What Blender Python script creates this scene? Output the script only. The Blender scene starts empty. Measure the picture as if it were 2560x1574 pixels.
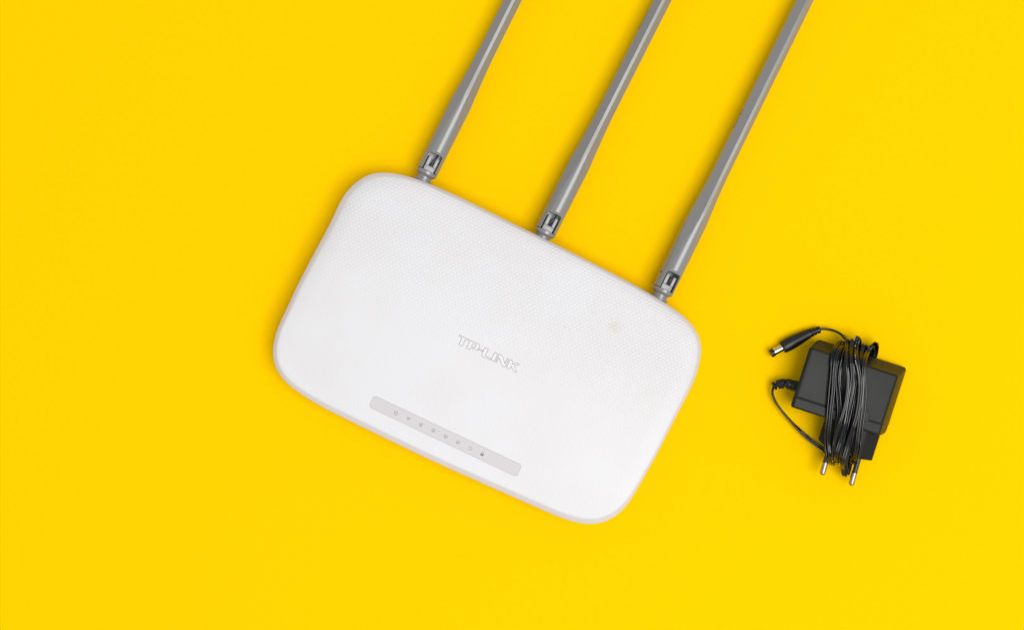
import bpy, bmesh, math, random
from mathutils import Vector, Matrix

random.seed(7)
C = bpy.context.scene.collection
S = 0.00025          # metres of table per photo pixel
H = 0.90             # height of the camera above the table
CX, CY = 1280.0, 787.0

# ------------------------------------------------------------------ camera, world, lamps, exposure
cam_data = bpy.data.cameras.new('camera')
cam = bpy.data.objects.new('camera', cam_data)
C.objects.link(cam)
cam.location = (0, 0, H)
cam.rotation_euler = (0, 0, 0)
cam_data.sensor_fit = 'HORIZONTAL'
cam_data.angle = 2 * math.atan(1280 * S / H)
cam_data.clip_start = 0.01
cam_data.clip_end = 50
bpy.context.scene.camera = cam

world = bpy.data.worlds.new('World')
bpy.context.scene.world = world
world.use_nodes = True
world.node_tree.nodes['Background'].inputs[0].default_value = (0.93, 0.96, 1.0, 1)
world.node_tree.nodes['Background'].inputs[1].default_value = 0.57


def area_lamp(name, loc, target, size, power, color):
    d = bpy.data.lights.new(name, 'AREA')
    d.shape = 'RECTANGLE'
    d.size, d.size_y = size
    d.energy = power
    d.color = color
    o = bpy.data.objects.new(name, d)
    C.objects.link(o)
    o.location = loc
    o.rotation_euler = (Vector(target) - Vector(loc)).to_track_quat('-Z', 'Y').to_euler()
    return o


area_lamp('softbox_lamp', (1.02, -0.66, 3.25), (0.05, 0.0, 0.0), (2.2, 2.2), 93.0, (1.0, 0.985, 0.97))

vs = bpy.context.scene.view_settings
vs.view_transform = 'Standard'
vs.look = 'None'
vs.exposure = 0.0
vs.gamma = 1.0
vs.use_curve_mapping = False


# ------------------------------------------------------------------ helpers
def P(px, py, z=0.0):
    """point of the place that lies at height z under a photo pixel"""
    f = 1.0 - z / H
    return Vector(((px - CX) * S * f, (CY - py) * S * f, z))


def link(name, me, mat=None, parent=None):
    o = bpy.data.objects.new(name, me)
    C.objects.link(o)
    if mat is not None and not me.materials:
        me.materials.append(mat)
    if parent is not None:
        o.parent = parent
    return o


def mesh(name, verts, faces, mat, parent=None, angle=30, fix=True):
    me = bpy.data.meshes.new(name)
    me.from_pydata([tuple(v) for v in verts], [], faces)
    me.update()
    if fix:
        bm = bmesh.new()
        bm.from_mesh(me)
        bmesh.ops.recalc_face_normals(bm, faces=bm.faces)
        bm.to_mesh(me)
        bm.free()
    if angle:
        me.shade_smooth()
        me.set_sharp_from_angle(angle=math.radians(angle))
    return link(name, me, mat, parent)


def loft(rings, cap0=True, cap1=True, closed=True):
    n = len(rings[0])
    verts = [v for r in rings for v in r]
    faces = []
    m = n if closed else n - 1
    for i in range(len(rings) - 1):
        for j in range(m):
            k = (j + 1) % n
            faces.append((i * n + j, i * n + k, (i + 1) * n + k, (i + 1) * n + j))
    if cap0:
        faces.append(tuple(reversed(range(n))))
    if cap1:
        faces.append(tuple(range((len(rings) - 1) * n, len(rings) * n)))
    return verts, faces


def catmull(pts, sub, closed=False):
    """pts: list of tuples of any length"""
    out = []
    n = len(pts)
    segs = n if closed else n - 1
    for i in range(segs):
        if closed:
            p = [pts[(i + k) % n] for k in (-1, 0, 1, 2)]
        else:
            p = [pts[max(0, min(n - 1, i + k))] for k in (-1, 0, 1, 2)]
        # centripetal parameters on the first components
        def d(a, b):
            return max(1e-6, math.sqrt(sum((x - y) ** 2 for x, y in zip(a[:3], b[:3])))) ** 0.5
        t0 = 0.0
        t1 = t0 + d(p[0], p[1])
        t2 = t1 + d(p[1], p[2])
        t3 = t2 + d(p[2], p[3])
        for s in range(sub):
            t = t1 + (t2 - t1) * s / sub
            res = []
            for c in range(len(p[0])):
                a, b, cc, dd = p[0][c], p[1][c], p[2][c], p[3][c]
                A1 = a * (t1 - t) / (t1 - t0) + b * (t - t0) / (t1 - t0)
                A2 = b * (t2 - t) / (t2 - t1) + cc * (t - t1) / (t2 - t1)
                A3 = cc * (t3 - t) / (t3 - t2) + dd * (t - t2) / (t3 - t2)
                B1 = A1 * (t2 - t) / (t2 - t0) + A2 * (t - t0) / (t2 - t0)
                B2 = A2 * (t3 - t) / (t3 - t1) + A3 * (t - t1) / (t3 - t1)
                res.append(B1 * (t2 - t) / (t2 - t1) + B2 * (t - t1) / (t2 - t1))
            out.append(tuple(res))
    if not closed:
        out.append(tuple(pts[-1]))
    return out


def frame_axes(p, q):
    t = (q - p).normalized()
    x = t.cross(Vector((0, 0, 1))).normalized()
    y = x.cross(t).normalized()
    return x, t, y


def ribbon(name, pts, width, mat, parent, closed=False):
    """flat printed or engraved line, pts are 3-D points on a nearly level surface"""
    n = len(pts)
    verts, faces = [], []
    for i in range(n):
        a = pts[(i - 1) % n] if (closed or i > 0) else pts[i]
        b = pts[(i + 1) % n] if (closed or i < n - 1) else pts[i]
        d0, d1 = pts[i] - a, b - pts[i]
        d0.z = d1.z = 0
        if d0.length < 1e-9:
            d0 = d1.copy()
        if d1.length < 1e-9:
            d1 = d0.copy()
        d0.normalize()
        d1.normalize()
        t = (d0 + d1).normalized()
        nrm = Vector((-t.y, t.x, 0))
        k = 1 / max(0.5, abs(Vector((-d0.y, d0.x, 0)).dot(nrm)))
        verts.append(pts[i] + nrm * width * 0.5 * k)
        verts.append(pts[i] - nrm * width * 0.5 * k)
    m = n if closed else n - 1
    for i in range(m):
        j = (i + 1) % n
        faces.append((2 * i, 2 * i + 1, 2 * j + 1, 2 * j))
    return verts, faces


def tag(o, label=None, cat=None, group=None, kind=None):
    if label:
        o['label'] = label
    if cat:
        o['category'] = cat
    if group:
        o['group'] = group
    if kind:
        o['kind'] = kind
    return o


# ------------------------------------------------------------------ materials
def material(name, color, rough=0.5, metal=0.0, spec=0.5):
    m = bpy.data.materials.new(name)
    m.use_nodes = True
    b = m.node_tree.nodes['Principled BSDF']
    b.inputs['Base Color'].default_value = (*color, 1)
    b.inputs['Roughness'].default_value = rough
    b.inputs['Metallic'].default_value = metal
    b.inputs['Specular IOR Level'].default_value = spec
    return m, m.node_tree, b


def grain(nt, b, scale, strength, dist=0.0002, detail=3.0, color=None, mix=0.0, rough=None):
    tc = nt.nodes.new('ShaderNodeTexCoord')
    nz = nt.nodes.new('ShaderNodeTexNoise')
    nz.inputs['Scale'].default_value = scale
    nz.inputs['Detail'].default_value = detail
    nt.links.new(tc.outputs['Object'], nz.inputs['Vector'])
    bp = nt.nodes.new('ShaderNodeBump')
    bp.inputs['Strength'].default_value = strength
    bp.inputs['Distance'].default_value = dist
    nt.links.new(nz.outputs['Fac'], bp.inputs['Height'])
    nt.links.new(bp.outputs['Normal'], b.inputs['Normal'])
    if color is not None:
        base = b.inputs['Base Color'].default_value[:]
        mx = nt.nodes.new('ShaderNodeMix')
        mx.data_type = 'RGBA'
        mx.inputs[6].default_value = base
        mx.inputs[7].default_value = (*color, 1)
        mp = nt.nodes.new('ShaderNodeMapRange')
        mp.inputs['From Min'].default_value = 0.4
        mp.inputs['From Max'].default_value = 0.7
        mp.inputs['To Max'].default_value = mix
        n2 = nt.nodes.new('ShaderNodeTexNoise')
        n2.inputs['Scale'].default_value = scale * 0.35
        n2.inputs['Detail'].default_value = 4
        nt.links.new(tc.outputs['Object'], n2.inputs['Vector'])
        nt.links.new(n2.outputs['Fac'], mp.inputs['Value'])
        nt.links.new(mp.outputs['Result'], mx.inputs[0])
        nt.links.new(mx.outputs[2], b.inputs['Base Color'])
    return tc, nz


m_table, nt, b = material('yellow_paper', (0.97, 0.585, 0.0002), 0.9, 0, 0.02)
grain(nt, b, 900, 0.10, 0.0002, 5, (0.94, 0.56, 0.0002), 0.6)

m_rim, nt, b = material('rim_plastic', (0.645, 0.612, 0.622), 0.42, 0, 0.4)
grain(nt, b, 1500, 0.05)

m_letter, nt, b = material('raised_letter_plastic', (0.735, 0.72, 0.725), 0.35, 0, 0.4)
m_groove, nt, b = material('engraved_line', (0.25, 0.24, 0.24), 0.6)
m_panel, nt, b = material('panel_plastic', (0.61, 0.575, 0.582), 0.5, 0, 0.3)
grain(nt, b, 2600, 0.06)
m_seamshade, nt, b = material('panel_seam_shade', (0.42, 0.39, 0.39), 0.6)  # grey that paints the shadow in the groove round the panel
m_icon, nt, b = material('icon_ink', (0.18, 0.18, 0.18), 0.6)
m_iconlight, nt, b = material('icon_ink_pale', (0.32, 0.31, 0.31), 0.6)

m_ant, nt, b = material('antenna_grey_plastic', (0.215, 0.213, 0.21), 0.27, 0, 0.9)
grain(nt, b, 2200, 0.06, 0.0002, 4, (0.235, 0.233, 0.23), 0.6)
m_tongue, nt, b = material('hinge_tongue_plastic', (0.36, 0.355, 0.35), 0.35)
m_antdark, nt, b = material('antenna_lettering', (0.11, 0.105, 0.095), 0.5)
m_wire, nt, b = material('antenna_wire', (0.035, 0.04, 0.042), 0.3)
m_dark, nt, b = material('dark_hole', (0.02, 0.02, 0.02), 0.7)

m_case, nt, b = material('adapter_case', (0.009, 0.009, 0.008), 0.43, 0, 0.24)
grain(nt, b, 3600, 0.22, 0.00015, 2, (0.016, 0.016, 0.0145), 0.7)
m_rubber, nt, b = material('black_rubber', (0.006, 0.0065, 0.0065), 0.36, 0, 0.4)
grain(nt, b, 2500, 0.10)
m_cord, nt, b = material('black_cord', (0.002, 0.0022, 0.0022), 0.13, 0, 0.55)
grain(nt, b, 700, 0.05)
m_sleeve, nt, b = material('pin_sleeve', (0.018, 0.018, 0.018), 0.36, 0, 0.5)
m_nickel, nt, b = material('nickel', (0.40, 0.33, 0.265), 0.40, 1.0)
grain(nt, b, 1800, 0.04)
m_chrome, nt, b = material('barrel_metal', (0.62, 0.57, 0.50), 0.2, 1.0)
m_print, nt, b = material('cord_print', (0.55, 0.55, 0.50), 0.6)

# the router's top: fine woven relief that fades out towards the front, faint dirt and painted shading
m_top, nt, b = material('router_top_plastic', (0.72, 0.705, 0.71), 0.40, 0, 0.4)
N, L = nt.nodes, nt.links
tc = N.new('ShaderNodeTexCoord')
mp = N.new('ShaderNodeMapping')
mp.inputs['Rotation'].default_value = (0, 0, math.radians(25.4))
L.new(tc.outputs['Object'], mp.inputs['Vector'])
br = N.new('ShaderNodeTexBrick')
br.offset = 0.5
br.inputs['Scale'].default_value = 1.0
br.inputs['Brick Width'].default_value = 0.0027
br.inputs['Row Height'].default_value = 0.0019
br.inputs['Mortar Size'].default_value = 0.00055
br.inputs['Mortar Smooth'].default_value = 1.0
br.inputs['Color1'].default_value = (1, 1, 1, 1)
br.inputs['Color2'].default_value = (0.8, 0.8, 0.8, 1)
br.inputs['Mortar'].default_value = (0, 0, 0, 1)
L.new(mp.outputs['Vector'], br.inputs['Vector'])
sx = N.new('ShaderNodeSeparateXYZ')
L.new(mp.outputs['Vector'], sx.inputs[0])
fade = N.new('ShaderNodeMapRange')
fade.inputs['From Min'].default_value = -0.045
fade.inputs['From Max'].default_value = 0.012
L.new(sx.outputs['Y'], fade.inputs['Value'])
fine = N.new('ShaderNodeTexNoise')
fine.inputs['Scale'].default_value = 1300
fine.inputs['Detail'].default_value = 3
L.new(tc.outputs['Object'], fine.inputs['Vector'])
mul = N.new('ShaderNodeMath')
mul.operation = 'MULTIPLY'
L.new(br.outputs['Color'], mul.inputs[0])
L.new(fade.outputs['Result'], mul.inputs[1])
add = N.new('ShaderNodeMath')
add.operation = 'MULTIPLY_ADD'
L.new(fine.outputs['Fac'], add.inputs[0])
add.inputs[1].default_value = 0.8
L.new(mul.outputs[0], add.inputs[2])
bp = N.new('ShaderNodeBump')
bp.inputs['Strength'].default_value = 0.60
bp.inputs['Distance'].default_value = 0.00028
L.new(add.outputs[0], bp.inputs['Height'])
L.new(bp.outputs['Normal'], b.inputs['Normal'])
# handling dirt and specks; large soft smudges also paint the curved top's grey shading
sm = N.new('ShaderNodeTexNoise')
sm.inputs['Scale'].default_value = 17
sm.inputs['Detail'].default_value = 7
sm.inputs['Roughness'].default_value = 0.62
L.new(tc.outputs['Object'], sm.inputs['Vector'])
smr = N.new('ShaderNodeMapRange')
smr.inputs['From Min'].default_value = 0.44
smr.inputs['From Max'].default_value = 0.78
smr.inputs['To Max'].default_value = 0.42
L.new(sm.outputs['Fac'], smr.inputs['Value'])
mx = N.new('ShaderNodeMix')
mx.data_type = 'RGBA'
mx.inputs[6].default_value = (0.72, 0.705, 0.71, 1)
mx.inputs[7].default_value = (0.64, 0.61, 0.57, 1)
L.new(smr.outputs['Result'], mx.inputs[0])
vo = N.new('ShaderNodeTexVoronoi')
vo.inputs['Scale'].default_value = 62
L.new(tc.outputs['Object'], vo.inputs['Vector'])
vr = N.new('ShaderNodeMapRange')
vr.inputs['From Min'].default_value = 0.012
vr.inputs['From Max'].default_value = 0.03
vr.inputs['To Min'].default_value = 1.0
vr.inputs['To Max'].default_value = 0.0
L.new(vo.outputs['Distance'], vr.inputs['Value'])
sc = N.new('ShaderNodeSeparateColor')
L.new(vo.outputs['Color'], sc.inputs[0])
gt = N.new('ShaderNodeMath')
gt.operation = 'GREATER_THAN'
gt.inputs[1].default_value = 0.55
L.new(sc.outputs[0], gt.inputs[0])
sp = N.new('ShaderNodeMath')
sp.operation = 'MULTIPLY'
L.new(vr.outputs['Result'], sp.inputs[0])
L.new(gt.outputs[0], sp.inputs[1])
mx2 = N.new('ShaderNodeMix')
mx2.data_type = 'RGBA'
L.new(sp.outputs[0], mx2.inputs[0])
L.new(mx.outputs[2], mx2.inputs[6])
mx2.inputs[7].default_value = (0.30, 0.27, 0.24, 1)
# the beige smear near the right end
cd = N.new('ShaderNodeVectorMath')
cd.operation = 'DISTANCE'
L.new(tc.outputs['Object'], cd.inputs[0])
cd.inputs[1].default_value = tuple(P(1537, 817, 0.0245))
cr = N.new('ShaderNodeMapRange')
cr.inputs['From Min'].default_value = 0.001
cr.inputs['From Max'].default_value = 0.0065
cr.inputs['To Min'].default_value = 0.85
cr.inputs['To Max'].default_value = 0.0
L.new(cd.outputs['Value'], cr.inputs['Value'])
cn = N.new('ShaderNodeTexNoise')
cn.inputs['Scale'].default_value = 330
cn.inputs['Detail'].default_value = 4
L.new(tc.outputs['Object'], cn.inputs['Vector'])
cm = N.new('ShaderNodeMath')
cm.operation = 'MULTIPLY'
L.new(cr.outputs['Result'], cm.inputs[0])
L.new(cn.outputs['Fac'], cm.inputs[1])
mx3 = N.new('ShaderNodeMix')
mx3.data_type = 'RGBA'
L.new(cm.outputs[0], mx3.inputs[0])
L.new(mx2.outputs[2], mx3.inputs[6])
mx3.inputs[7].default_value = (0.62, 0.55, 0.46, 1)
L.new(mx3.outputs[2], b.inputs['Base Color'])

# ------------------------------------------------------------------ the yellow table sheet
t = 2.2
tb = mesh('yellow_backdrop', [(-t, -t, 0), (t, -t, 0), (t, t, 0), (-t, t, 0)], [(0, 1, 2, 3)], m_table, None, 0)
tag(tb, 'plain yellow sheet that everything lies on', kind='structure')

# ------------------------------------------------------------------ router
router = bpy.data.objects.new('router', None)
C.objects.link(router)
tag(router, 'white wireless router with three grey antennas, lying askew on the yellow sheet', 'router')

outline = [(694.5, 818.2, 9), (708.3, 788, 9.5), (725, 753.3, 9.5), (743, 713.5, 9.5), (764.0, 673.2, 10), (780.8, 640.5, 10), (802.7, 601, 10.5), (829.4, 549.6, 11), (857.8, 491, 12), (882, 462, 12),
           (907.6, 443, 12), (928, 433.8, 11), (955.8, 430.6, 10), (983, 432.3, 9), (1016, 439.5, 8), (1060, 453.3, 7.5), (1078, 461, 7),
           (1146.4, 491, 7), (1216.4, 525, 7), (1276.5, 555.5, 7), (1338.4, 585.3, 7), (1400, 616, 7), (1502, 667.5, 6.5), (1604.8, 722.4, 6.5),
           (1669.8, 761.5, 7.5), (1688.9, 774.5, 8), (1708, 788.5, 8.5), (1723.8, 804, 8.5), (1739.7, 825, 8), (1750, 847, 8),
           (1753.7, 869, 8), (1751, 899.4, 8), (1744.4, 924.8, 7.5), (1731.7, 960, 7), (1685.6, 1050, 5.5), (1639.5, 1140, 5), (1617, 1180, 5.5),
           (1598.5, 1213.4, 6), (1576, 1250, 7.5), (1562.7, 1268, 9), (1549.5, 1281.5, 10), (1525.7, 1297.5, 11.5), (1505.8, 1305.4, 12),
           (1479.4, 1309.4, 12), (1455.6, 1308, 12), (1427.8, 1301.5, 12), (1400, 1292.3, 12), (1306, 1251.5, 12), (1212.6, 1210, 12),
           (1166, 1189.5, 12), (1070.8, 1146.3, 12), (995.6, 1110.3, 12), (900, 1063.8, 12), (858.4, 1043.3, 12), (820, 1024.2, 11.5),
           (787, 1006.2, 11), (758.4, 988.8, 10.5), (728, 967, 10), (709, 949.5, 9.5), (698, 935, 9), (688.6, 917.8, 9), (682.8, 900, 9), (681.3, 880, 9),
           (683, 861, 9), (687.5, 838.5, 9)]
fine_o = catmull([(x, y, 0, w) for x, y, w in outline], 16, True)


def resample(pts, n):
    q = pts + [pts[0]]
    d = [0.0]
    for i in range(len(q) - 1):
        d.append(d[-1] + math.hypot(q[i + 1][0] - q[i][0], q[i + 1][1] - q[i][1]))
    out, j = [], 0
    for k in range(n):
        s = d[-1] * k / n
        while d[j + 1] < s:
            j += 1
        f = (s - d[j]) / max(1e-9, d[j + 1] - d[j])
        out.append(tuple(q[j][c] * (1 - f) + q[j + 1][c] * f for c in range(len(q[0]))))
    return out


NR = 360
ro = resample(fine_o, NR)
for _ in range(6):
    ro = [tuple((ro[i - 1][c] + 2 * ro[i][c] + ro[(i + 1) % NR][c]) / 4 for c in range(4)) for i in range(NR)]


def inset(pts, amount):
    """move a photo-pixel outline inwards; amount(w) gives the pixels"""
    n = len(pts)
    out = []
    for i in range(n):
        a, c = pts[(i - 2) % n], pts[(i + 2) % n]
        tx, ty = c[0] - a[0], c[1] - a[1]
        l = math.hypot(tx, ty)
        # outline runs clockwise on screen (y down): inward is (-ty, tx)
        k = amount(pts[i][3])
        out.append((pts[i][0] - ty / l * k, pts[i][1] + tx / l * k))
    return out


UV0 = (1217.0, 868.0)
ua, ub = math.cos(math.radians(25.4)), math.sin(math.radians(25.4))


def top_z(px, py):
    dx, dy = px - UV0[0], py - UV0[1]
    u = (dx * ua + dy * ub) / 520.0
    v = (-dx * ub + dy * ua) / 300.0
    return 0.0228 + 0.0012 * max(0.0, 1 - u ** 4) * max(0.0, 1 - v ** 4) - 0.0006 * v


def ring(pts, z):
    return [P(x, y, z) for x, y in pts]


# lower shell with its sloping rim
rings = [ring(inset(ro, lambda w: 40), 0.0003),
         ring(inset(ro, lambda w: 34), 0.0012),
         ring(inset(ro, lambda w: 16), 0.0090),
         ring(inset(ro, lambda w: 5), 0.0150),
         ring(inset(ro, lambda w: 1.0), 0.0179),
         ring(inset(ro, lambda w: 0), 0.0190),
         ring(inset(ro, lambda w: 0.3), 0.0196),
         ring(inset(ro, lambda w: 0.5 + 0.12 * w), 0.0201)]
for f, z in ((0.45, 0.0209), (0.72, 0.0215), (0.94, 0.0221)):
    rings.append(ring(inset(ro, lambda w: w * f), z))
rings.append(ring(inset(ro, lambda w: w * 0.95 + 3.0), 0.0223))
v_, f_ = loft(rings, True, False)
mesh('base_shell', v_, f_, m_rim, router, 40)

# top cover: rounded edge and a slightly domed face
e0 = inset(ro, lambda w: w * 0.95 + 0.5)
e1 = inset(ro, lambda w: w * 0.95 + 1.2)
e2 = inset(ro, lambda w: w * 0.95 + 3.4)
e3 = inset(ro, lambda w: w * 0.95 + 9.0)
rings = [ring(e0, 0.0212), ring(inset(ro, lambda w: w * 0.95), 0.02200),
         [P(x, y, 0.02235) for x, y in e1],
         [P(x, y, 0.0226) for x, y in e2],
         [P(x, y, top_z(x, y) - 0.0000) for x, y in e3]]
cxm = sum(p[0] for p in e3) / NR
cym = sum(p[1] for p in e3) / NR
for k in range(1, 14):
    f = 1 - k / 14
    rr = [(cxm + (x - cxm) * f, cym + (y - cym) * f) for x, y in e3]
    rings.append([P(x, y, top_z(x, y)) for x, y in rr])
v_, f_ = loft(rings, False, False)
n0 = len(v_)
v_.append(P(cxm, cym, top_z(cxm, cym)))
base = (len(rings) - 1) * NR
for j in range(NR):
    f_.append((base + j, base + (j + 1) % NR, n0))
cover = mesh('top_cover', v_, f_, m_top, router, 50)

# ---- lettering on the top
LOGO = {
    'T': [(350, 212), (642, 352), (632, 386), (548, 348), (528, 356), (440, 538), (420, 550), (335, 508), (428, 304), (420, 282), (343, 246)],
    'P': [(690, 376), (900, 470), (950, 500), (968, 545), (955, 610), (925, 650), (890, 668), (840, 660), (710, 605), (690, 612), (655, 655), (565, 612)],
    '-': [(950, 632), (1068, 684), (1048, 716), (938, 662)],
    'L': [(1150, 600), (1235, 640), (1225, 672), (1145, 830), (1160, 855), (1300, 920), (1312, 935), (1290, 968), (1085, 875), (1045, 830), (1042, 790), (1125, 615)],
    'I': [(1440, 742), (1530, 785), (1415, 1018), (1320, 972)],
    'N': [(1570, 802), (1650, 838), (1685, 880), (1745, 1085), (1755, 1090), (1830, 930), (1862, 948), (1770, 1170), (1745, 1188), (1680, 1160),
          (1640, 1110), (1575, 905), (1560, 905), (1490, 1050), (1460, 1035)],
    'K': [(1915, 970), (1998, 1005), (1965, 1095), (1975, 1110), (2130, 1075), (2195, 1105), (2180, 1120), (2035, 1148), (2030, 1165), (2108, 1345),
          (2095, 1352), (2020, 1310), (1990, 1275), (1945, 1165), (1930, 1165), (1885, 1250), (1798, 1205)],
}
PHOLE = [(765, 460), (840, 490), (862, 520), (850, 565), (825, 600), (790, 600), (730, 575), (718, 550)]


def lp(q):
    return 1120 + q[0] / 12.295, 820 + q[1] / 12.295


def poly_prism(name, loops, zf0, zf1, mat, parent):
    """flat solid from an outer loop and holes (photo pixels), filled by triangulation"""
    bm = bmesh.new()
    es = []
    for lo in loops:
        vs_ = [bm.verts.new(P(x, y, zf1(x, y))) for x, y in lo]
        for i in range(len(vs_)):
            es.append(bm.edges.new((vs_[i], vs_[(i + 1) % len(vs_)])))
    bmesh.ops.triangle_fill(bm, use_beauty=True, use_dissolve=False, edges=es)
    ret = bmesh.ops.extrude_face_region(bm, geom=bm.faces[:])
    for v in [g for g in ret['geom'] if isinstance(g, bmesh.types.BMVert)]:
        v.co.z += zf0(0, 0)
    bmesh.ops.recalc_face_normals(bm, faces=bm.faces)
    me = bpy.data.meshes.new(name)
    bm.to_mesh(me)
    bm.free()
    return link(name, me, mat, parent)


for ch, pts in LOGO.items():
    loops = [[lp(q) for q in pts]]
    if ch == 'P':
        loops.append([lp(q) for q in PHOLE])
    lt = poly_prism('hyphen' if ch == '-' else 'letter', loops, lambda x, y: -0.0006, lambda x, y: top_z(x, y) + 0.00018, m_letter, router)
    V, F = [], []
    for lo in loops:
        pp = [P(x, y, top_z(x, y) + 0.00023) for x, y in lo]
        rv, rf = ribbon('', pp, 0.00022, None, None, True)
        F += [tuple(i + len(V) for i in f) for f in rf]
        V += rv
    mesh('outline', V, F, m_groove, lt, 0)


# ---- indicator panel
def rounded(corners, r, seg=6):
    out = []
    n = len(corners)
    for i in range(n):
        a, b_, c = Vector(corners[i - 1]), Vector(corners[i]), Vector(corners[(i + 1) % n])
        d1, d2 = (a - b_).normalized(), (c - b_).normalized()
        p0, p1 = b_ + d1 * r, b_ + d2 * r
        for s in range(seg + 1):
            f = s / seg
            q = p0 * (1 - f) ** 2 + b_ * 2 * f * (1 - f) + p1 * f * f
            out.append((q.x, q.y))
    return out


pc = [(935.0, 987.8), (1305.0, 1161.5), (1291.5, 1191.5), (922.0, 1016.5)]
panel_out = rounded(pc, 9)
panel = poly_prism('light_panel', [panel_out], lambda x, y: -0.0006, lambda x, y: top_z(x, y) + 0.00006, m_panel, router)
v_, f_ = ribbon('', [P(x, y, top_z(x, y) + 0.00010) for x, y in panel_out], 0.00015, None, None, True)
mesh('seam_shade', v_, f_, m_seamshade, panel, 0)  # flat ribbon, groove shadow put into its colour


def icon(name, zx, zy, strokes, fills=(), mat=m_icon, size=4.6, width=0.00022):
    ox, oy = 900 + zx / 5.855, 970 + zy / 5.855

    def q(x, y):
        x, y = x * size, -y * size
        X, Y = ox + x * ua - y * ub, oy + x * ub + y * ua
        return P(X, Y, top_z(X, Y) + 0.00012)
    V, F = [], []
    for s, cl in strokes:
        rv, rf = ribbon('', [q(*p) for p in s], width, None, None, cl)
        F += [tuple(i + len(V) for i in f) for f in rf]
        V += rv
    for s in fills:
        F.append(tuple(range(len(V), len(V) + len(s))))
        V += [q(*p) for p in s]
    mesh(name, V, F, mat, panel, 0)


def arc(cx, cy, r, a0, a1, n=14):
    return [(cx + r * math.cos(math.radians(a0 + (a1 - a0) * i / n)), cy + r * math.sin(math.radians(a0 + (a1 - a0) * i / n))) for i in range(n + 1)]


icon('power_icon', 525, 362, [(arc(0, 0, 0.9, 125, 415), False), ([(0, 0.15), (0, 1.05)], False)])
icon('wifi_icon', 707, 447, [(arc(0, -0.7, 1.45, 45, 135), False), (arc(0, -0.7, 0.98, 45, 135), False), (arc(0, -0.7, 0.5, 45, 135), False)],
     [arc(0, -0.62, 0.17, 0, 350, 8)], m_icon, 4.6, 0.00019)
for zx, zy in ((891, 530), (1073, 616), (1254, 702), (1435, 788)):
    icon('port_icon', zx, zy + 2, [([(-0.30, -0.75), (-0.62, -0.75), (-0.95, -0.2), (-0.95, 0.75), (0.95, 0.75), (0.95, -0.2), (0.62, -0.75), (0.30, -0.75)], False),
                               ([(0, -0.25), (-0.28, -0.72), (0.28, -0.72)], True)], (), m_icon, 4.1, 0.0002)
icon('sync_icon', 1617, 878, [(arc(0, 0, 0.85, 20, 165), False), (arc(0, 0, 0.85, 200, 345), False)],
     [[(-1.15, 0.25), (-0.5, 0.3), (-0.85, -0.25)], [(1.15, -0.25), (0.5, -0.3), (0.85, 0.25)]], m_iconlight)
icon('lock_icon', 1790, 962, [([(-0.5, 0.05), (-0.5, 0.55)] + [(-x, y) for x, y in arc(0, 0.55, 0.5, 0, 180, 8)][0:] + [(0.5, 0.05)], False)],
     [[(-0.85, -0.95), (0.85, -0.95), (0.85, 0.1), (-0.85, 0.1)]], m_icon, 4.6)

# ------------------------------------------------------------------ antennas
OA, OB, OT, OH = 5.05, 1.0, 0.95, 5.4     # octagonal section, mm


def oct_r(th):
    c, s_ = abs(math.cos(th)), abs(math.sin(th))
    r = 1e9
    if c > 1e-9:
        r = min(r, OA / c)
    if s_ > 1e-9:
        r = min(r, OH / s_)
    nx, ny = (OH - OB), (OA - OT)
    d = OA * nx + OB * ny
    return min(r, d / (c * nx + s_ * ny))


q0, q1 = math.atan2(OB, OA), math.atan2(OH, OT)
quad = [q0 * i / 3 for i in range(3)] + [q0 + (q1 - q0) * i / 12 for i in range(12)] + [q1 + (math.pi / 2 - q1) * i / 3 for i in range(3)]
TH = [k * math.pi / 2 + (x if k % 2 == 0 else math.pi / 2 - x) for k in range(4) for x in (quad if k % 2 == 0 else [math.pi / 2] + quad[:0:-1])]
TH = sorted(set(round(x % (2 * math.pi), 5) for x in TH if x < 2 * math.pi - 1e-3))


def lathe_local(prof, n=40):
    """prof: list of (t, r) in mm; rings round the local Y axis"""
    return loft([[Vector((r * math.cos(2 * math.pi * i / n), t_, r * math.sin(2 * math.pi * i / n))) * 0.001 for i in range(n)] for t_, r in prof])


def box_bm(bm, x0, x1, y0, y1, z0, z1):
    vs_ = [bm.verts.new(Vector((x, y, z)) * 0.001) for z in (z0, z1) for y in (y0, y1) for x in (x0, x1)]
    for f in ((0, 1, 3, 2), (4, 6, 7, 5), (0, 4, 5, 1), (2, 3, 7, 6), (0, 2, 6, 4), (1, 5, 7, 3)):
        bm.faces.new([vs_[i] for i in f])


def finish_bm(name, bm, mat, parent, bevel=0.0, angle=35):
    if bevel:
        bmesh.ops.bevel(bm, geom=bm.edges[:], offset=bevel * 0.001, segments=2, affect='EDGES', profile=0.5, clamp_overlap=True)
    bmesh.ops.recalc_face_normals(bm, faces=bm.faces)
    me = bpy.data.meshes.new(name)
    bm.to_mesh(me)
    bm.free()
    me.shade_smooth()
    me.set_sharp_from_angle(angle=math.radians(angle))
    return link(name, me, mat, parent)


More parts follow.
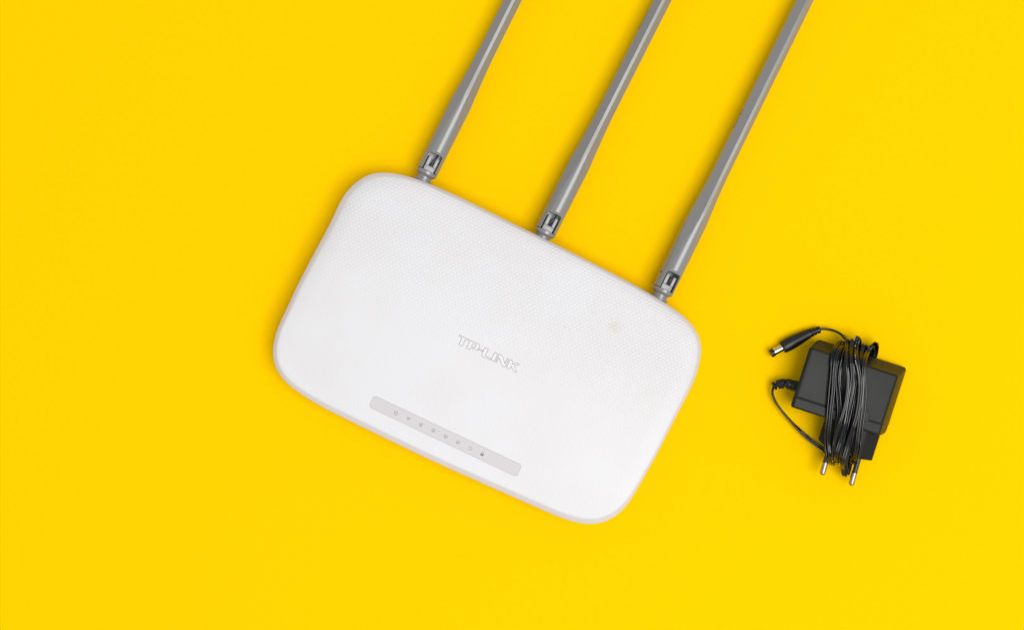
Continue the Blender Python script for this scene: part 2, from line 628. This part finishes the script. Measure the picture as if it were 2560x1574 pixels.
def rod_mesh():
    prof = [1.0, 1.3, 2, 4, 7, 10, 13, 16, 20, 24, 27, 30, 34, 38, 42, 46, 50, 54, 58, 62, 66, 70, 74, 78, 82, 100, 140, 180, 225, 229, 231, 231.6]
    rings_ = []
    for t_ in prof:
        rc = 6.75
        if t_ < 1.2:
            rc = 6.45
        k = min(1, max(0, (t_ - 14) / 72.0))
        k = 1.53 - 0.53 * k * k * (3 - 2 * k)
        if t_ > 82:
            k *= 1 - 0.05 * min(1, (t_ - 82) / 140)
        end = 1.0
        if t_ > 225:
            end = math.sqrt(max(0.02, 1 - ((t_ - 225) / 6.7) ** 2))
        rings_.append([Vector((min(rc, oct_r(th) * k) * end * math.cos(th), t_, min(rc, oct_r(th) * k) * end * math.sin(th))) * 0.001 for th in TH])
    return loft(rings_)


def rounded_prism(x0, x1, y0, y1, z0, z1, r):
    pts = rounded([(x0, y0), (x1, y0), (x1, y1), (x0, y1)], r, 6)
    return loft([[Vector((x, y, z)) * 0.001 for x, y in pts] for z in (z0, z1)])


def boolean_mesh(a, cutters):
    for c in cutters:
        md = a.modifiers.new('cut', 'BOOLEAN')
        md.operation = 'DIFFERENCE'
        md.solver = 'EXACT'
        md.object = c
    bpy.context.view_layer.update()
    dg = bpy.context.evaluated_depsgraph_get()
    me = bpy.data.meshes.new_from_object(a.evaluated_get(dg))
    a.modifiers.clear()
    a.data = me
    for c in cutters:
        bpy.data.objects.remove(c)
    return a


v_, f_ = rod_mesh()
proto_rod = mesh('antenna', v_, f_, m_ant, None, 0)
v_, f_ = rounded_prism(-4.45, 4.45, -6, 12.4, -4.3, 9, 1.5)
c1 = mesh('cutter', v_, f_, None, None, 0)
# the sloping lip above the slot
lip_r = [(4.5 * math.cos(math.pi * i / 14), 10.0 + 3.9 * math.sin(math.pi * i / 14)) for i in range(15)]
v_, f_ = loft([[Vector((x, y, 4.0 + 2.7 * (y - 10.0) / 3.9)) * 0.001 for x, y in lip_r], [Vector((x * 1.02, y + 0.3, 8.2)) * 0.001 for x, y in lip_r]])
c2 = mesh('cutter', v_, f_, None, None, 0)
boolean_mesh(proto_rod, [c1, c2])
rod_me = proto_rod.data
rod_me.shade_smooth()
rod_me.set_sharp_from_angle(angle=math.radians(17))
bpy.data.objects.remove(proto_rod)


def logo_local():
    """the logo laid out flat: list of loops in units of its own height"""
    ang = math.atan2(1250 - 508, 1885 - 335) * 1.0
    out = []
    for ch, pts in LOGO.items():
        out.append([(((x - 335) * math.cos(ang) + (y - 508) * math.sin(ang)) / 330.0, -(-(x - 335) * math.sin(ang) + (y - 508) * math.cos(ang)) / 330.0) for x, y in pts])
    return out


ANT = [((1066.7, 431.4), (1282.3, 0.0), 10.0), ((1363.0, 580.0), (1656.8, 0.0), 7.0), ((1657.0, 726.0), (2012.8, 0.0), 14.0)]
ZA = 0.0130
for i, (b0, b1, roll) in enumerate(ANT):
    p, q = P(*b0, ZA), P(*b1, ZA)
    x, t_, y = frame_axes(p, q)
    R = Matrix((x, t_, y)).transposed()
    rollm = Matrix.Rotation(math.radians(roll), 3, 'Y')
    M = (R @ rollm).to_4x4()
    M.translation = p
    rod = link('antenna', rod_me, m_ant, router)
    rod.matrix_world = M
    inv = Matrix.Identity(4)
    # collar, cone, neck and foot of the swivel joint
    v_, f_ = lathe_local([(-13, 5.4), (-6.0, 5.4), (-5.8, 5.7), (-4.7, 5.6), (-4.6, 4.5), (-2.7, 4.6), (-2.6, 4.75), (-1.15, 6.3), (-1.05, 6.75), (0.6, 6.8), (0.75, 6.5)], 48)
    mesh('swivel_joint', v_, f_, m_ant, rod, 30)
    # tongue with its slot
    bm = bmesh.new()
    box_bm(bm, -3.4, 3.4, 0.7, 4.2, -4.2, 3.9)
    box_bm(bm, -3.4, -1.3, 4.15, 10.5, -4.2, 4.05)
    box_bm(bm, 1.5, 3.4, 4.15, 10.1, -4.2, 4.05)
    finish_bm('hinge_tongue', bm, m_tongue, rod, 0.4)
    # thin lead that runs up the slot
    path = [(-0.45, 3.2, 1.4), (-0.35, 4.8, 2.4), (0.2, 7.0, 3.2), (0.9, 9.2, 3.1), (1.5, 12.5, 2.0), (1.6, 16, 1.0)]
    cp = catmull(path, 6)
    rings_ = []
    for k in range(len(cp)):
        a = Vector(cp[max(0, k - 1)])
        c = Vector(cp[min(len(cp) - 1, k + 1)])
        tt = (c - a).normalized()
        s1 = tt.cross(Vector((0, 0, 1))).normalized()
        s2 = s1.cross(tt)
        rings_.append([(Vector(cp[k]) + (s1 * math.cos(2 * math.pi * n / 10) + s2 * math.sin(2 * math.pi * n / 10)) * 0.62) * 0.001 for n in range(10)])
    v_, f_ = loft(rings_)
    mesh('lead_wire', v_, f_, m_wire, rod, 60)
    if i > 0:
        # raised maker's lettering on the narrow side faces
        sides = (-1,) if i == 2 else (-1, 1)
        for sd in sides:
            V, F = [], []
            start = {2: 121.0, 1: 150.0}[i]
            bm = bmesh.new()
            for lo in logo_local():
                vs_ = [bm.verts.new(Vector((sd * (OA * 0.975 + 0.12), start + (-sd) * (lx * 2.15) * (-1), ly * 1.9 - 0.95)) * 0.001) for lx, ly in lo]
                es = [bm.edges.new((vs_[k], vs_[(k + 1) % len(vs_)])) for k in range(len(vs_))]
                bmesh.ops.triangle_fill(bm, use_beauty=True, edges=es)
            ret = bmesh.ops.extrude_face_region(bm, geom=bm.faces[:])
            for v in [g for g in ret['geom'] if isinstance(g, bmesh.types.BMVert)]:
                v.co.x -= sd * 0.0005
            finish_bm('lettering', bm, m_antdark, rod)
    if i == 2:
        bm = bmesh.new()
        bmesh.ops.create_cone(bm, cap_ends=True, segments=20, radius1=0.0007, radius2=0.0007, depth=0.0020)
        bmesh.ops.rotate(bm, verts=bm.verts, matrix=Matrix.Rotation(math.pi / 2, 3, 'Y'))
        bmesh.ops.translate(bm, verts=bm.verts, vec=(-0.0058, 0.0098, 0.0009))
        finish_bm('hinge_pin', bm, m_dark, rod)

# ------------------------------------------------------------------ power adapter
adapter = bpy.data.objects.new('power_adapter', None)
C.objects.link(adapter)
tag(adapter, 'black wall-plug power adapter with its thin cord wound round it, beside the router', 'power adapter')
TA = math.radians(17.9)
AV = Vector((math.cos(TA), math.sin(TA)))
BV = Vector((-math.sin(TA), math.cos(TA)))
O0 = Vector((2027.9, 867.7))


ZS = 0.74           # thickness of the adapter against a first sketch of it


def tilt(a):
    return 0.0045 * (1 - a / 230.0)


def APX(a, b_):
    q = O0 + AV * a + BV * b_
    return q.x, q.y


def A(a, b_, z):
    return P(*APX(a, b_), z * ZS + tilt(a))


def case_ring(a0, a1, b0, b1, z, rl, rr, rbl=None, rbr=None):
    """ring of a box-like shell; rl, rr: corner radii at the top-left and top-right, rbl, rbr below"""
    rbl = rl if rbl is None else rbl
    rbr = rr if rbr is None else rbr
    cs = [((a0, b0), rl), ((a1, b0), rr), ((a1, b1), rbr), ((a0, b1), rbl)]
    out = []
    n = 4
    for i in range(n):
        A0, B0, C0 = Vector(cs[i - 1][0]), Vector(cs[i][0]), Vector(cs[(i + 1) % n][0])
        r = cs[i][1]
        d1, d2 = (A0 - B0).normalized(), (C0 - B0).normalized()
        for s in range(7):
            f = s / 6
            qq = (B0 + d1 * r) * (1 - f) ** 2 + B0 * 2 * f * (1 - f) + (B0 + d2 * r) * f * f
            out.append(A(qq.x, qq.y, z))
    return out


# main housing (everything above the seam)
rings = [case_ring(10, 236, -12, 127.2, 0.0030, 14, 8, 1, 1),
         case_ring(6, 242, -21, 127.2, 0.0040, 16, 9, 1, 1),
         case_ring(5, 243.5, -24.5, 127.2, 0.0060, 16, 9, 1, 1),
         case_ring(0, 236, -11, 127.2, 0.0165, 13, 6, 1, 1),
         case_ring(-3.8, 231.5, -2.6, 127.2, 0.0222, 10, 5, 1, 1),
         case_ring(-3.0, 230.4, -1.2, 127.2, 0.0238, 9, 5, 1, 1),
         case_ring(0.0, 228.6, 0.2, 126.8, 0.0249, 8, 4, 1, 1),
         case_ring(4.5, 226.5, 2.0, 126.0, 0.0254, 7, 4, 1, 1),
         case_ring(12, 223, 6.0, 123.5, 0.0256, 5, 3, 1, 1)]
v_, f_ = loft(rings)
mesh('housing', v_, f_, m_case, adapter, 38)
# a thin frame line round the face
# end cap (below the seam)
rings = [case_ring(12, 236, 128.4, 150, 0.0030, 1, 1, 8, 14),
         case_ring(8, 243.0, 128.4, 156, 0.0060, 1, 1, 8, 20),
         case_ring(0, 236.0, 128.4, 157, 0.0165, 1, 1, 8, 10),
         case_ring(-4.2, 231.8, 128.4, 157.2, 0.0226, 1, 1, 8, 4),
         case_ring(-3.2, 230.8, 128.6, 156.8, 0.0243, 1, 1, 8, 4),
         case_ring(0.0, 229.2, 129.2, 155.6, 0.0254, 1, 1, 7, 3),
         case_ring(4.5, 227.0, 130.4, 153.8, 0.0259, 1, 1, 6, 3),
         case_ring(9, 225, 132.5, 151.0, 0.0260, 1, 1, 5, 3)]
v_, f_ = loft(rings)
mesh('end_cap', v_, f_, m_case, adapter, 38)
# core that closes the seam
rings = [case_ring(9, 240, 116, 140, 0.0045, 1, 1), case_ring(7, 242.0, 116, 140, 0.0062, 1, 1), case_ring(1.5, 234.8, 116, 140, 0.0165, 1, 1), case_ring(-2.5, 230.4, 116, 140, 0.0222, 1, 1), case_ring(3, 228, 116, 140, 0.0246, 1, 1)]
v_, f_ = loft(rings)
mesh('seam_strip', v_, f_, m_dark, adapter, 30)
# rounded tab that reaches from the cap into the housing
tabo = [(110, 133)] + [(151 + 42 * math.cos(math.radians(w)), 124 - 26 * math.sin(math.radians(w))) for w in range(180, -1, -12)] + [(193, 133)]
rings = [[A(a, b_, 0.0235) for a, b_ in tabo], [A(a, b_, 0.02605) for a, b_ in tabo],
         [A(151 + (a - 151) * 0.975, 128 + (b_ - 128) * 0.94, 0.0264) for a, b_ in tabo]]
v_, f_ = loft(rings)
mesh('release_tab', v_, f_, m_case, adapter, 25)
# two little vent slots on the upper side
for a in (166, 184):
    rings = [[A(a + da, bb, z) for da, bb in ((-3.5, 0), (3.5, 0), (3.5, -1), (-3.5, -1))] for z in ()]
    c = [A(a - 2.4, -15.6, 0.0136), A(a + 2.4, -15.6, 0.0136), A(a + 2.4, -17.2, 0.0124), A(a - 2.4, -17.2, 0.0124)]
    n_ = (c[1] - c[0]).cross(c[2] - c[0]).normalized()
    if n_.z < 0:
        n_ = -n_
    V = [p_ + n_ * 0.0003 for p_ in c] + [p_ - n_ * 0.0006 for p_ in c]
    mesh('vent_slot', V, [(0, 1, 2, 3), (4, 7, 6, 5), (0, 4, 5, 1), (1, 5, 6, 2), (2, 6, 7, 3), (3, 7, 4, 0)], m_dark, adapter, 0)

# plug body
ZC = 0.0125
sec = [(87, -0.6), (88, 1.2), (108, 5.4), (116, 6.7), (124, 7.2), (132, 7.3), (186, 7.3), (194, 7.2), (202, 6.6), (209, 5.4), (230, 1.2), (231.5, -0.6),
       (229, -2.6), (200, -7), (190, -7.2), (126, -7.2), (116, -6.8), (89, -2.4)]


def plug_end(a):
    if a < 108:
        return 214 + (a - 87) / 21 * 12
    if a > 203:
        return 228 - (a - 203) / 28.0 * 4.5
    return 226 + (a - 108) / 95 * 2


def plug_ring(f, k=1.0):
    out = []
    for a, dz in sec:
        bb = 140 + (plug_end(a) - 140) * f
        am = 159
        out.append(A(am + (a - am) * k, bb, ZC + dz * 0.001 * (k if k < 1 else 1)))
    return out


rings = [plug_ring(0.0), plug_ring(0.3), plug_ring(0.96), plug_ring(0.99, 0.985), plug_ring(1.0, 0.955)]
v_, f_ = loft(rings)
mesh('plug_body', v_, f_, m_case, adapter, 24)


def lathe_path(name, pts, mat, parent, n=28, squash=1.0, angle=32, cap=True):
    """pts: list of (point, radius); rings square to the path"""
    rings_ = []
    for k in range(len(pts)):
        a = pts[max(0, k - 1)][0]
        c = pts[min(len(pts) - 1, k + 1)][0]
        tt = (c - a)
        if tt.length < 1e-9:
            tt = pts[-1][0] - pts[0][0]
        tt.normalize()
        s1 = tt.cross(Vector((0, 0, 1))).normalized()
        s2 = s1.cross(tt)
        rings_.append([pts[k][0] + (s1 * math.cos(2 * math.pi * i / n) + s2 * math.sin(2 * math.pi * i / n) * squash) * pts[k][1] for i in range(n)])
    v, f = loft(rings_, cap, cap)
    return mesh(name, v, f, mat, parent, angle)


def stations(p, q, prof):
    """straight run from p to q: prof is a list of (fraction, radius)"""
    return [(p + (q - p) * f, r) for f, r in prof]


for pa0, pa1, jb, eb in ((119.5, 123.8, 262.5, 296), (197.2, 200.4, 264.5, 298.5)):
    p, q = A(pa0, 205, ZC), A(pa1, eb, ZC)
    L_ = (q - p).length
    fj = (jb - 205) / (eb - 205)
    r1, r2 = 6.3 * S, 7.2 * S
    pin = lathe_path('pin', stations(p, q, [(0, r1 * 1.05), (fj - 0.045, r1), (fj - 0.04, r1 * 1.12), (fj, r1 * 1.12), (fj + 0.004, r1 * 0.9)]), m_sleeve, adapter, 28)
    er = r2 / L_
    prof = [(fj + 0.002, r2 * 0.9), (fj + 0.006, r2)] + [(1 - er + er * math.sin(math.radians(w)), r2 * max(0.04, math.cos(math.radians(w)))) for w in range(0, 91, 10)]
    lathe_path('metal_tip', stations(p, q, prof), m_nickel, pin, 32, 1.0, 40)

# strain relief where the cord leaves the housing
sr = [((1993, 965.5), 11.5, 14.2), ((1989, 964.6), 11.4, 13.9), ((1979, 961.6), 11.0, 13.6), ((1978.5, 961.5), 11.0, 12.6), ((1977.3, 961.2), 11, 12.6), ((1976.8, 961.1), 11, 13.5),
      ((1968, 958.8), 10.5, 13.2), ((1967, 958.6), 10.5, 12.4), ((1965.5, 959.6), 10.3, 7.6), ((1962, 959.4), 10.2, 7.4), ((1959.5, 958.0), 10, 12.0), ((1958.5, 958.0), 10, 12.8),
      ((1952.5, 959.0), 9.5, 12.6), ((1952.0, 959.1), 9.5, 11.7), ((1950.8, 959.3), 9.4, 11.7), ((1950.3, 959.4), 9.4, 12.3),
      ((1944.5, 960.6), 9, 11.8), ((1943.4, 960.8), 9, 11.0), ((1942.5, 961.6), 8.8, 6.0), ((1940.2, 962.4), 8.6, 6.0), ((1938.8, 963.0), 8.4, 10.6), ((1937.8, 963.4), 8.4, 11.3),
      ((1934.6, 964.6), 8, 11.0), ((1933.4, 965.1), 8, 10.0), ((1932.8, 965.6), 8, 5.0)]
lathe_path('strain_relief', [(P(x, y, z * 0.00078), r * S * 0.97) for (x, y), z, r in sr], m_rubber, adapter, 28, 0.9, 28)

# ---- barrel connector
dcp = [((1955.5, 868.8), 4.7, 13.5), ((1956.6, 868.2), 4.7, 15.2), ((1958.5, 867.2), 4.7, 15.9), ((1966, 863.2), 4.7, 16.6), ((1976, 857.9), 4.7, 16.9), ((1988, 851.4), 4.7, 16.2), ((2000, 844.9), 4.6, 14.9),
       ((2012, 838.6), 4.5, 13.4), ((2021, 834.2), 4.4, 12.2)]
for gx, gy in ((2023.6, 833.0), (2031.6, 829.6), (2039.8, 826.6)):
    r0 = 12.0 - (gx - 2023.6) * 0.17
    dcp += [((gx, gy), 4.4, r0), ((gx + 0.5, gy - 0.2), 4.4, r0 - 2.3), ((gx + 2.6, gy - 1.0), 4.4, r0 - 2.4), ((gx + 3.1, gy - 1.2), 4.4, r0 - 0.3)]
dcp += [((2046.5, 824.3), 4.4, 9.0), ((2049.3, 823.4), 4.4, 8.6), ((2050.6, 823.1), 4.4, 7.0)]
dc = lathe_path('barrel_connector', [(P(x, y, z * 0.001), r * S) for (x, y), z, r in dcp], m_rubber, adapter, 32, 0.9, 35)
pb, qb = P(1958, 867.4, 0.0047), P(1926.6, 884.2, 0.0056)
rb = 9.3 * S
lathe_path('barrel', stations(pb, qb, [(0, rb), (0.74, rb), (0.742, rb * 0.9)]), m_chrome, dc, 32)
rings_ = [(0.735, rb * 1.04), (0.745, rb * 1.1), (0.95, rb * 1.1), (1.0, rb * 1.0), (1.0, rb * 0.60), (0.8, rb * 0.56), (0.79, 0.0001)]
lathe_path('insulating_ring', [(pb + (qb - pb) * f, r) for f, r in [(0.735, rb * 1.02), (0.745, rb * 1.1), (0.93, rb * 1.1), (0.985, rb * 1.05), (1.0, rb * 0.95)]], m_rubber, dc, 32)
lathe_path('inner_contact', [(pb + (qb - pb) * f, r) for f, r in [(0.98, rb * 0.62), (1.006, rb * 0.62), (1.012, rb * 0.5)]], m_nickel, dc, 28)
lathe_path('bore', [(pb + (qb - pb) * f, r) for f, r in [(0.99, rb * 0.3), (1.018, rb * 0.3), (1.019, rb * 0.28)]], m_dark, dc, 20)


# ---- the cord
def face_z(px, py, layer):
    d = Vector((px, py)) - O0
    a, b_ = d.dot(AV), d.dot(BV)
    top = 0.0264 * ZS + tilt(a) + 0.0012 + layer * 0.0015
    if b_ < 6:
        f = max(0, (6 - b_) / 30.0)
        return top - 0.0056 * f * f - 0.0005 * f + 0.0005
    if b_ > 150:
        f = min(1, (b_ - 150) / 78)
        low_ = (ZC + 0.0073) * ZS + 0.0012 + tilt(a) + layer * 0.0013
        return top * (1 - f) + low_ * f
    return top


WR = [
    (0, (2078, 1154), [(2070, 1140), (2065.8, 1122), (2066.5, 1090), (2069, 1050), (2072, 1010), (2076, 965), (2080, 925), (2080.5, 898), (2086, 873), (2097, 858)], (2106, 854)),
    (1, (2083, 1156), [(2075, 1137), (2072, 1110), (2073.5, 1070), (2078, 1020), (2083.5, 970), (2085, 935), (2089, 900), (2097, 877), (2107, 864)], (2113, 858)),
    (0, (2092, 1151), [(2087, 1130), (2088, 1100), (2093, 1065), (2097, 1030), (2095, 1000), (2093.5, 960), (2094, 930), (2099, 900), (2106, 880), (2113, 864)], (2118, 855)),
    (1, (2094, 1151), [(2093, 1125), (2101, 1090), (2107, 1050), (2104, 1010), (2101, 975), (2098, 950), (2101, 920), (2108, 890), (2116, 866)], (2123, 851)),
    (2, (2090, 1149), [(2090, 1138), (2099, 1105), (2108, 1080), (2114, 1053), (2119, 1022), (2124, 990), (2129, 960), (2131, 935), (2128, 900), (2127, 870)], (2131, 849)),
    (1, (2105, 1150), [(2103, 1122), (2110, 1090), (2118, 1060), (2125, 1030), (2130, 1005), (2136, 970), (2139, 935), (2134, 900), (2134, 868)], (2143, 842)),
    (3, (2113, 1188), [(2107, 1172), (2106.5, 1155), (2117, 1118), (2127, 1085), (2136, 1060), (2143, 1030), (2147, 1005), (2150, 970), (2148, 935), (2141, 895), (2141, 865)], (2147, 847)),
    (1, (2121, 1184), [(2114, 1160), (2123, 1120), (2131, 1085), (2135, 1045), (2139, 1008), (2146, 978), (2152, 943), (2152, 905), (2154, 880)], (2160, 861)),
    (0, (2132, 1152), [(2134, 1120), (2140, 1085), (2146, 1045), (2152, 1000), (2156, 960), (2154, 925), (2158, 895), (2164, 876)], (2170, 866)),
    (2, (2137, 1150), [(2140, 1122), (2144.5, 1085), (2150, 1040), (2154, 1005), (2157, 968), (2158, 935), (2160, 900), (2169, 878)], (2180, 864)),
    (1, (2141, 1149), [(2146, 1125), (2149, 1098), (2155, 1056), (2160, 1020), (2162.5, 985), (2161, 945), (2160, 912), (2167, 884), (2179, 867)], (2190, 857)),
    (3, (2088, 1147), [(2084, 1125), (2087, 1099), (2093, 1079), (2101, 1053), (2109, 1026), (2115, 1003), (2119, 970), (2120, 940), (2117, 915), (2115.6, 880), (2117, 858)], (2117, 848)),
]
avec3 = Vector((AV.x, -AV.y, 0))
ctrl = []            # (x, y, z, wx, wy, wz)


def put(px, py, z, w):
    p_ = P(px, py, z)
    ctrl.append((p_.x * 1000, p_.y * 1000, p_.z * 1000, w.x, w.y, w.z))


lead = [(1938, 963, 8.4, 1), (1934, 967, 8.0, 1), (1931.6, 974, 7.3, 1), (1931.2, 984, 6.6, 1), (1939, 1004, 5.6, 1), (1953, 1024, 5.0, 0.9), (1968, 1042, 4.8, 0.8), (1984, 1060, 4.8, 0.7), (2001, 1077, 5.2, 0.4),
        (2026, 1099, 6.0, 0.05), (2048, 1115, 6.8, 0.0), (2063, 1126, 7.4, 0.0)]
for i, (x, y, z, up) in enumerate(lead):
    j = min(i, len(lead) - 2)
    d = Vector((lead[j + 1][0] - lead[j][0], -(lead[j + 1][1] - lead[j][1]), 0)).normalized()
    w = Vector((-d.y, d.x, 0)) * (-(1 - up)) + Vector((0, 0, 1)) * up
    put(x, y, z * 0.00078, w.normalized())
for k, (layer, lo, front, top) in enumerate(WR):
    tw = [random.uniform(-0.7, 0.7) for _ in range(3)]

    def wdir(f):
        g = f * 2
        i0 = min(1, int(g))
        an = tw[i0] * (1 - (g - i0)) + tw[i0 + 1] * (g - i0)
        return (avec3 * math.cos(an) + Vector((0, 0, 1)) * math.sin(an)).normalized()
    deep = lo[1] > 1170
    ly = 0 if deep else 5
    put(lo[0] + 0.5, lo[1] + ly - 4, (0.0058 + 0.0010 * layer) * ZS, wdir(0))
    put(lo[0] - 1.5, lo[1] + ly, (0.0098 + 0.0006 * layer) * ZS, wdir(0))
    if deep:
        put(lo[0] - 3, lo[1] - 2, 0.0130 * ZS, wdir(0))
    else:
        put(lo[0] - 2.5, lo[1] + ly - 3, (0.0150 + 0.0010 * layer) * ZS, wdir(0))
    for i, (x, y) in enumerate(front):
        z = face_z(x, y, layer)
        if deep and i == 0:
            z = 0.0165 * ZS
        put(x, y, z, wdir((i + 1) / (len(front) + 1)))
    put(top[0], top[1], (0.0185 + 0.0008 * layer) * ZS, wdir(1))
    if k < len(WR) - 1:
        nl = WR[k + 1][1]
        put(top[0] + 2.0, top[1] + 4, 0.0125 * ZS, wdir(1))
        put(top[0] + 1.5, top[1] + 15, 0.0058, wdir(1))
        put(top[0] - 3, top[1] + 36, 0.0024 + tilt(90) * 0.3, avec3)
        put((top[0] + nl[0]) / 2, (top[1] + nl[1]) / 2, 0.0022 + tilt(90) * 0.3, avec3)
        put(nl[0] + 6, nl[1] - 32, 0.0028, avec3)
tail = [(2113, 844, 13.0, 0.5), (2106, 838, 9.8, 0.7), (2097, 831.6, 7.4, 0.8), (2086, 826.4, 6.0, 0.9), (2074, 823.4, 5.2, 0.9), (2062, 822.0, 4.7, 0.9), (2052, 822.3, 4.5, 0.9), (2044, 824.5, 4.5, 0.9)]
for i, (x, y, z, up) in enumerate(tail):
    j = min(i, len(tail) - 2)
    d = Vector((tail[j + 1][0] - tail[j][0], -(tail[j + 1][1] - tail[j][1]), 0)).normalized()
    w = Vector((-d.y, d.x, 0)) * (1 - up) + Vector((0, 0, 1)) * up
    put(x, y, 0.0042 + (z - 4.5) * 0.0007, w.normalized())

cp = catmull(ctrl, 11)
# even out the path a little
for _ in range(8):
    cp = [cp[0]] + [tuple((cp[i - 1][c] + 2 * cp[i][c] + cp[i + 1][c]) / 4 for c in range(6)) for i in range(1, len(cp) - 1)] + [cp[-1]]
RC, DC_ = 0.68, 0.68
prof = []
for s_ in (1, -1):
    for i in range(9):
        w = math.radians(-155 + 310 * i / 8)
        prof.append((s_ * (DC_ + RC * math.cos(w)), s_ * RC * math.sin(w)))
rings = []
prints = []
for i in range(len(cp)):
    a, c = Vector(cp[max(0, i - 1)][:3]), Vector(cp[min(len(cp) - 1, i + 1)][:3])
    tt = (c - a).normalized()
    w = Vector(cp[i][3:])
    w = (w - tt * w.dot(tt)).normalized()
    n_ = tt.cross(w)
    o_ = Vector(cp[i][:3])
    rings.append([(o_ + w * x + n_ * y) * 0.001 for x, y in prof])
    prints.append((o_, tt, w, n_))
v_, f_ = loft(rings)
cord = mesh('cord', v_, f_, m_cord, adapter, 55)
# worn pale print along parts of the cord
V, F = [], []
for i0, i1 in ((330, 372), (720, 790), (1260, 1330), (1480, 1550)):
    for i in range(i0, min(i1, len(prints) - 1)):
        o_, tt, w, n_ = prints[i]
        up = n_ if n_.z > 0 else -n_
        if up.z < 0.6 or random.random() < 0.45:
            continue
        sd = 1 if i0 % 20 else -1
        c0 = o_ + w * DC_ * sd + up * (RC + 0.03)
        l, h = random.uniform(0.25, 0.55), random.uniform(0.10, 0.2)
        q = [c0 + tt * x * l + w * y * h for x, y in ((-1, -1), (1, -1), (1, 1), (-1, 1))]
        F.append(tuple(range(len(V), len(V) + 4)))
        V += [x * 0.001 for x in q]
if V:
    tag(mesh('cord_print', V, F, m_print, cord, 0), kind='stuff')
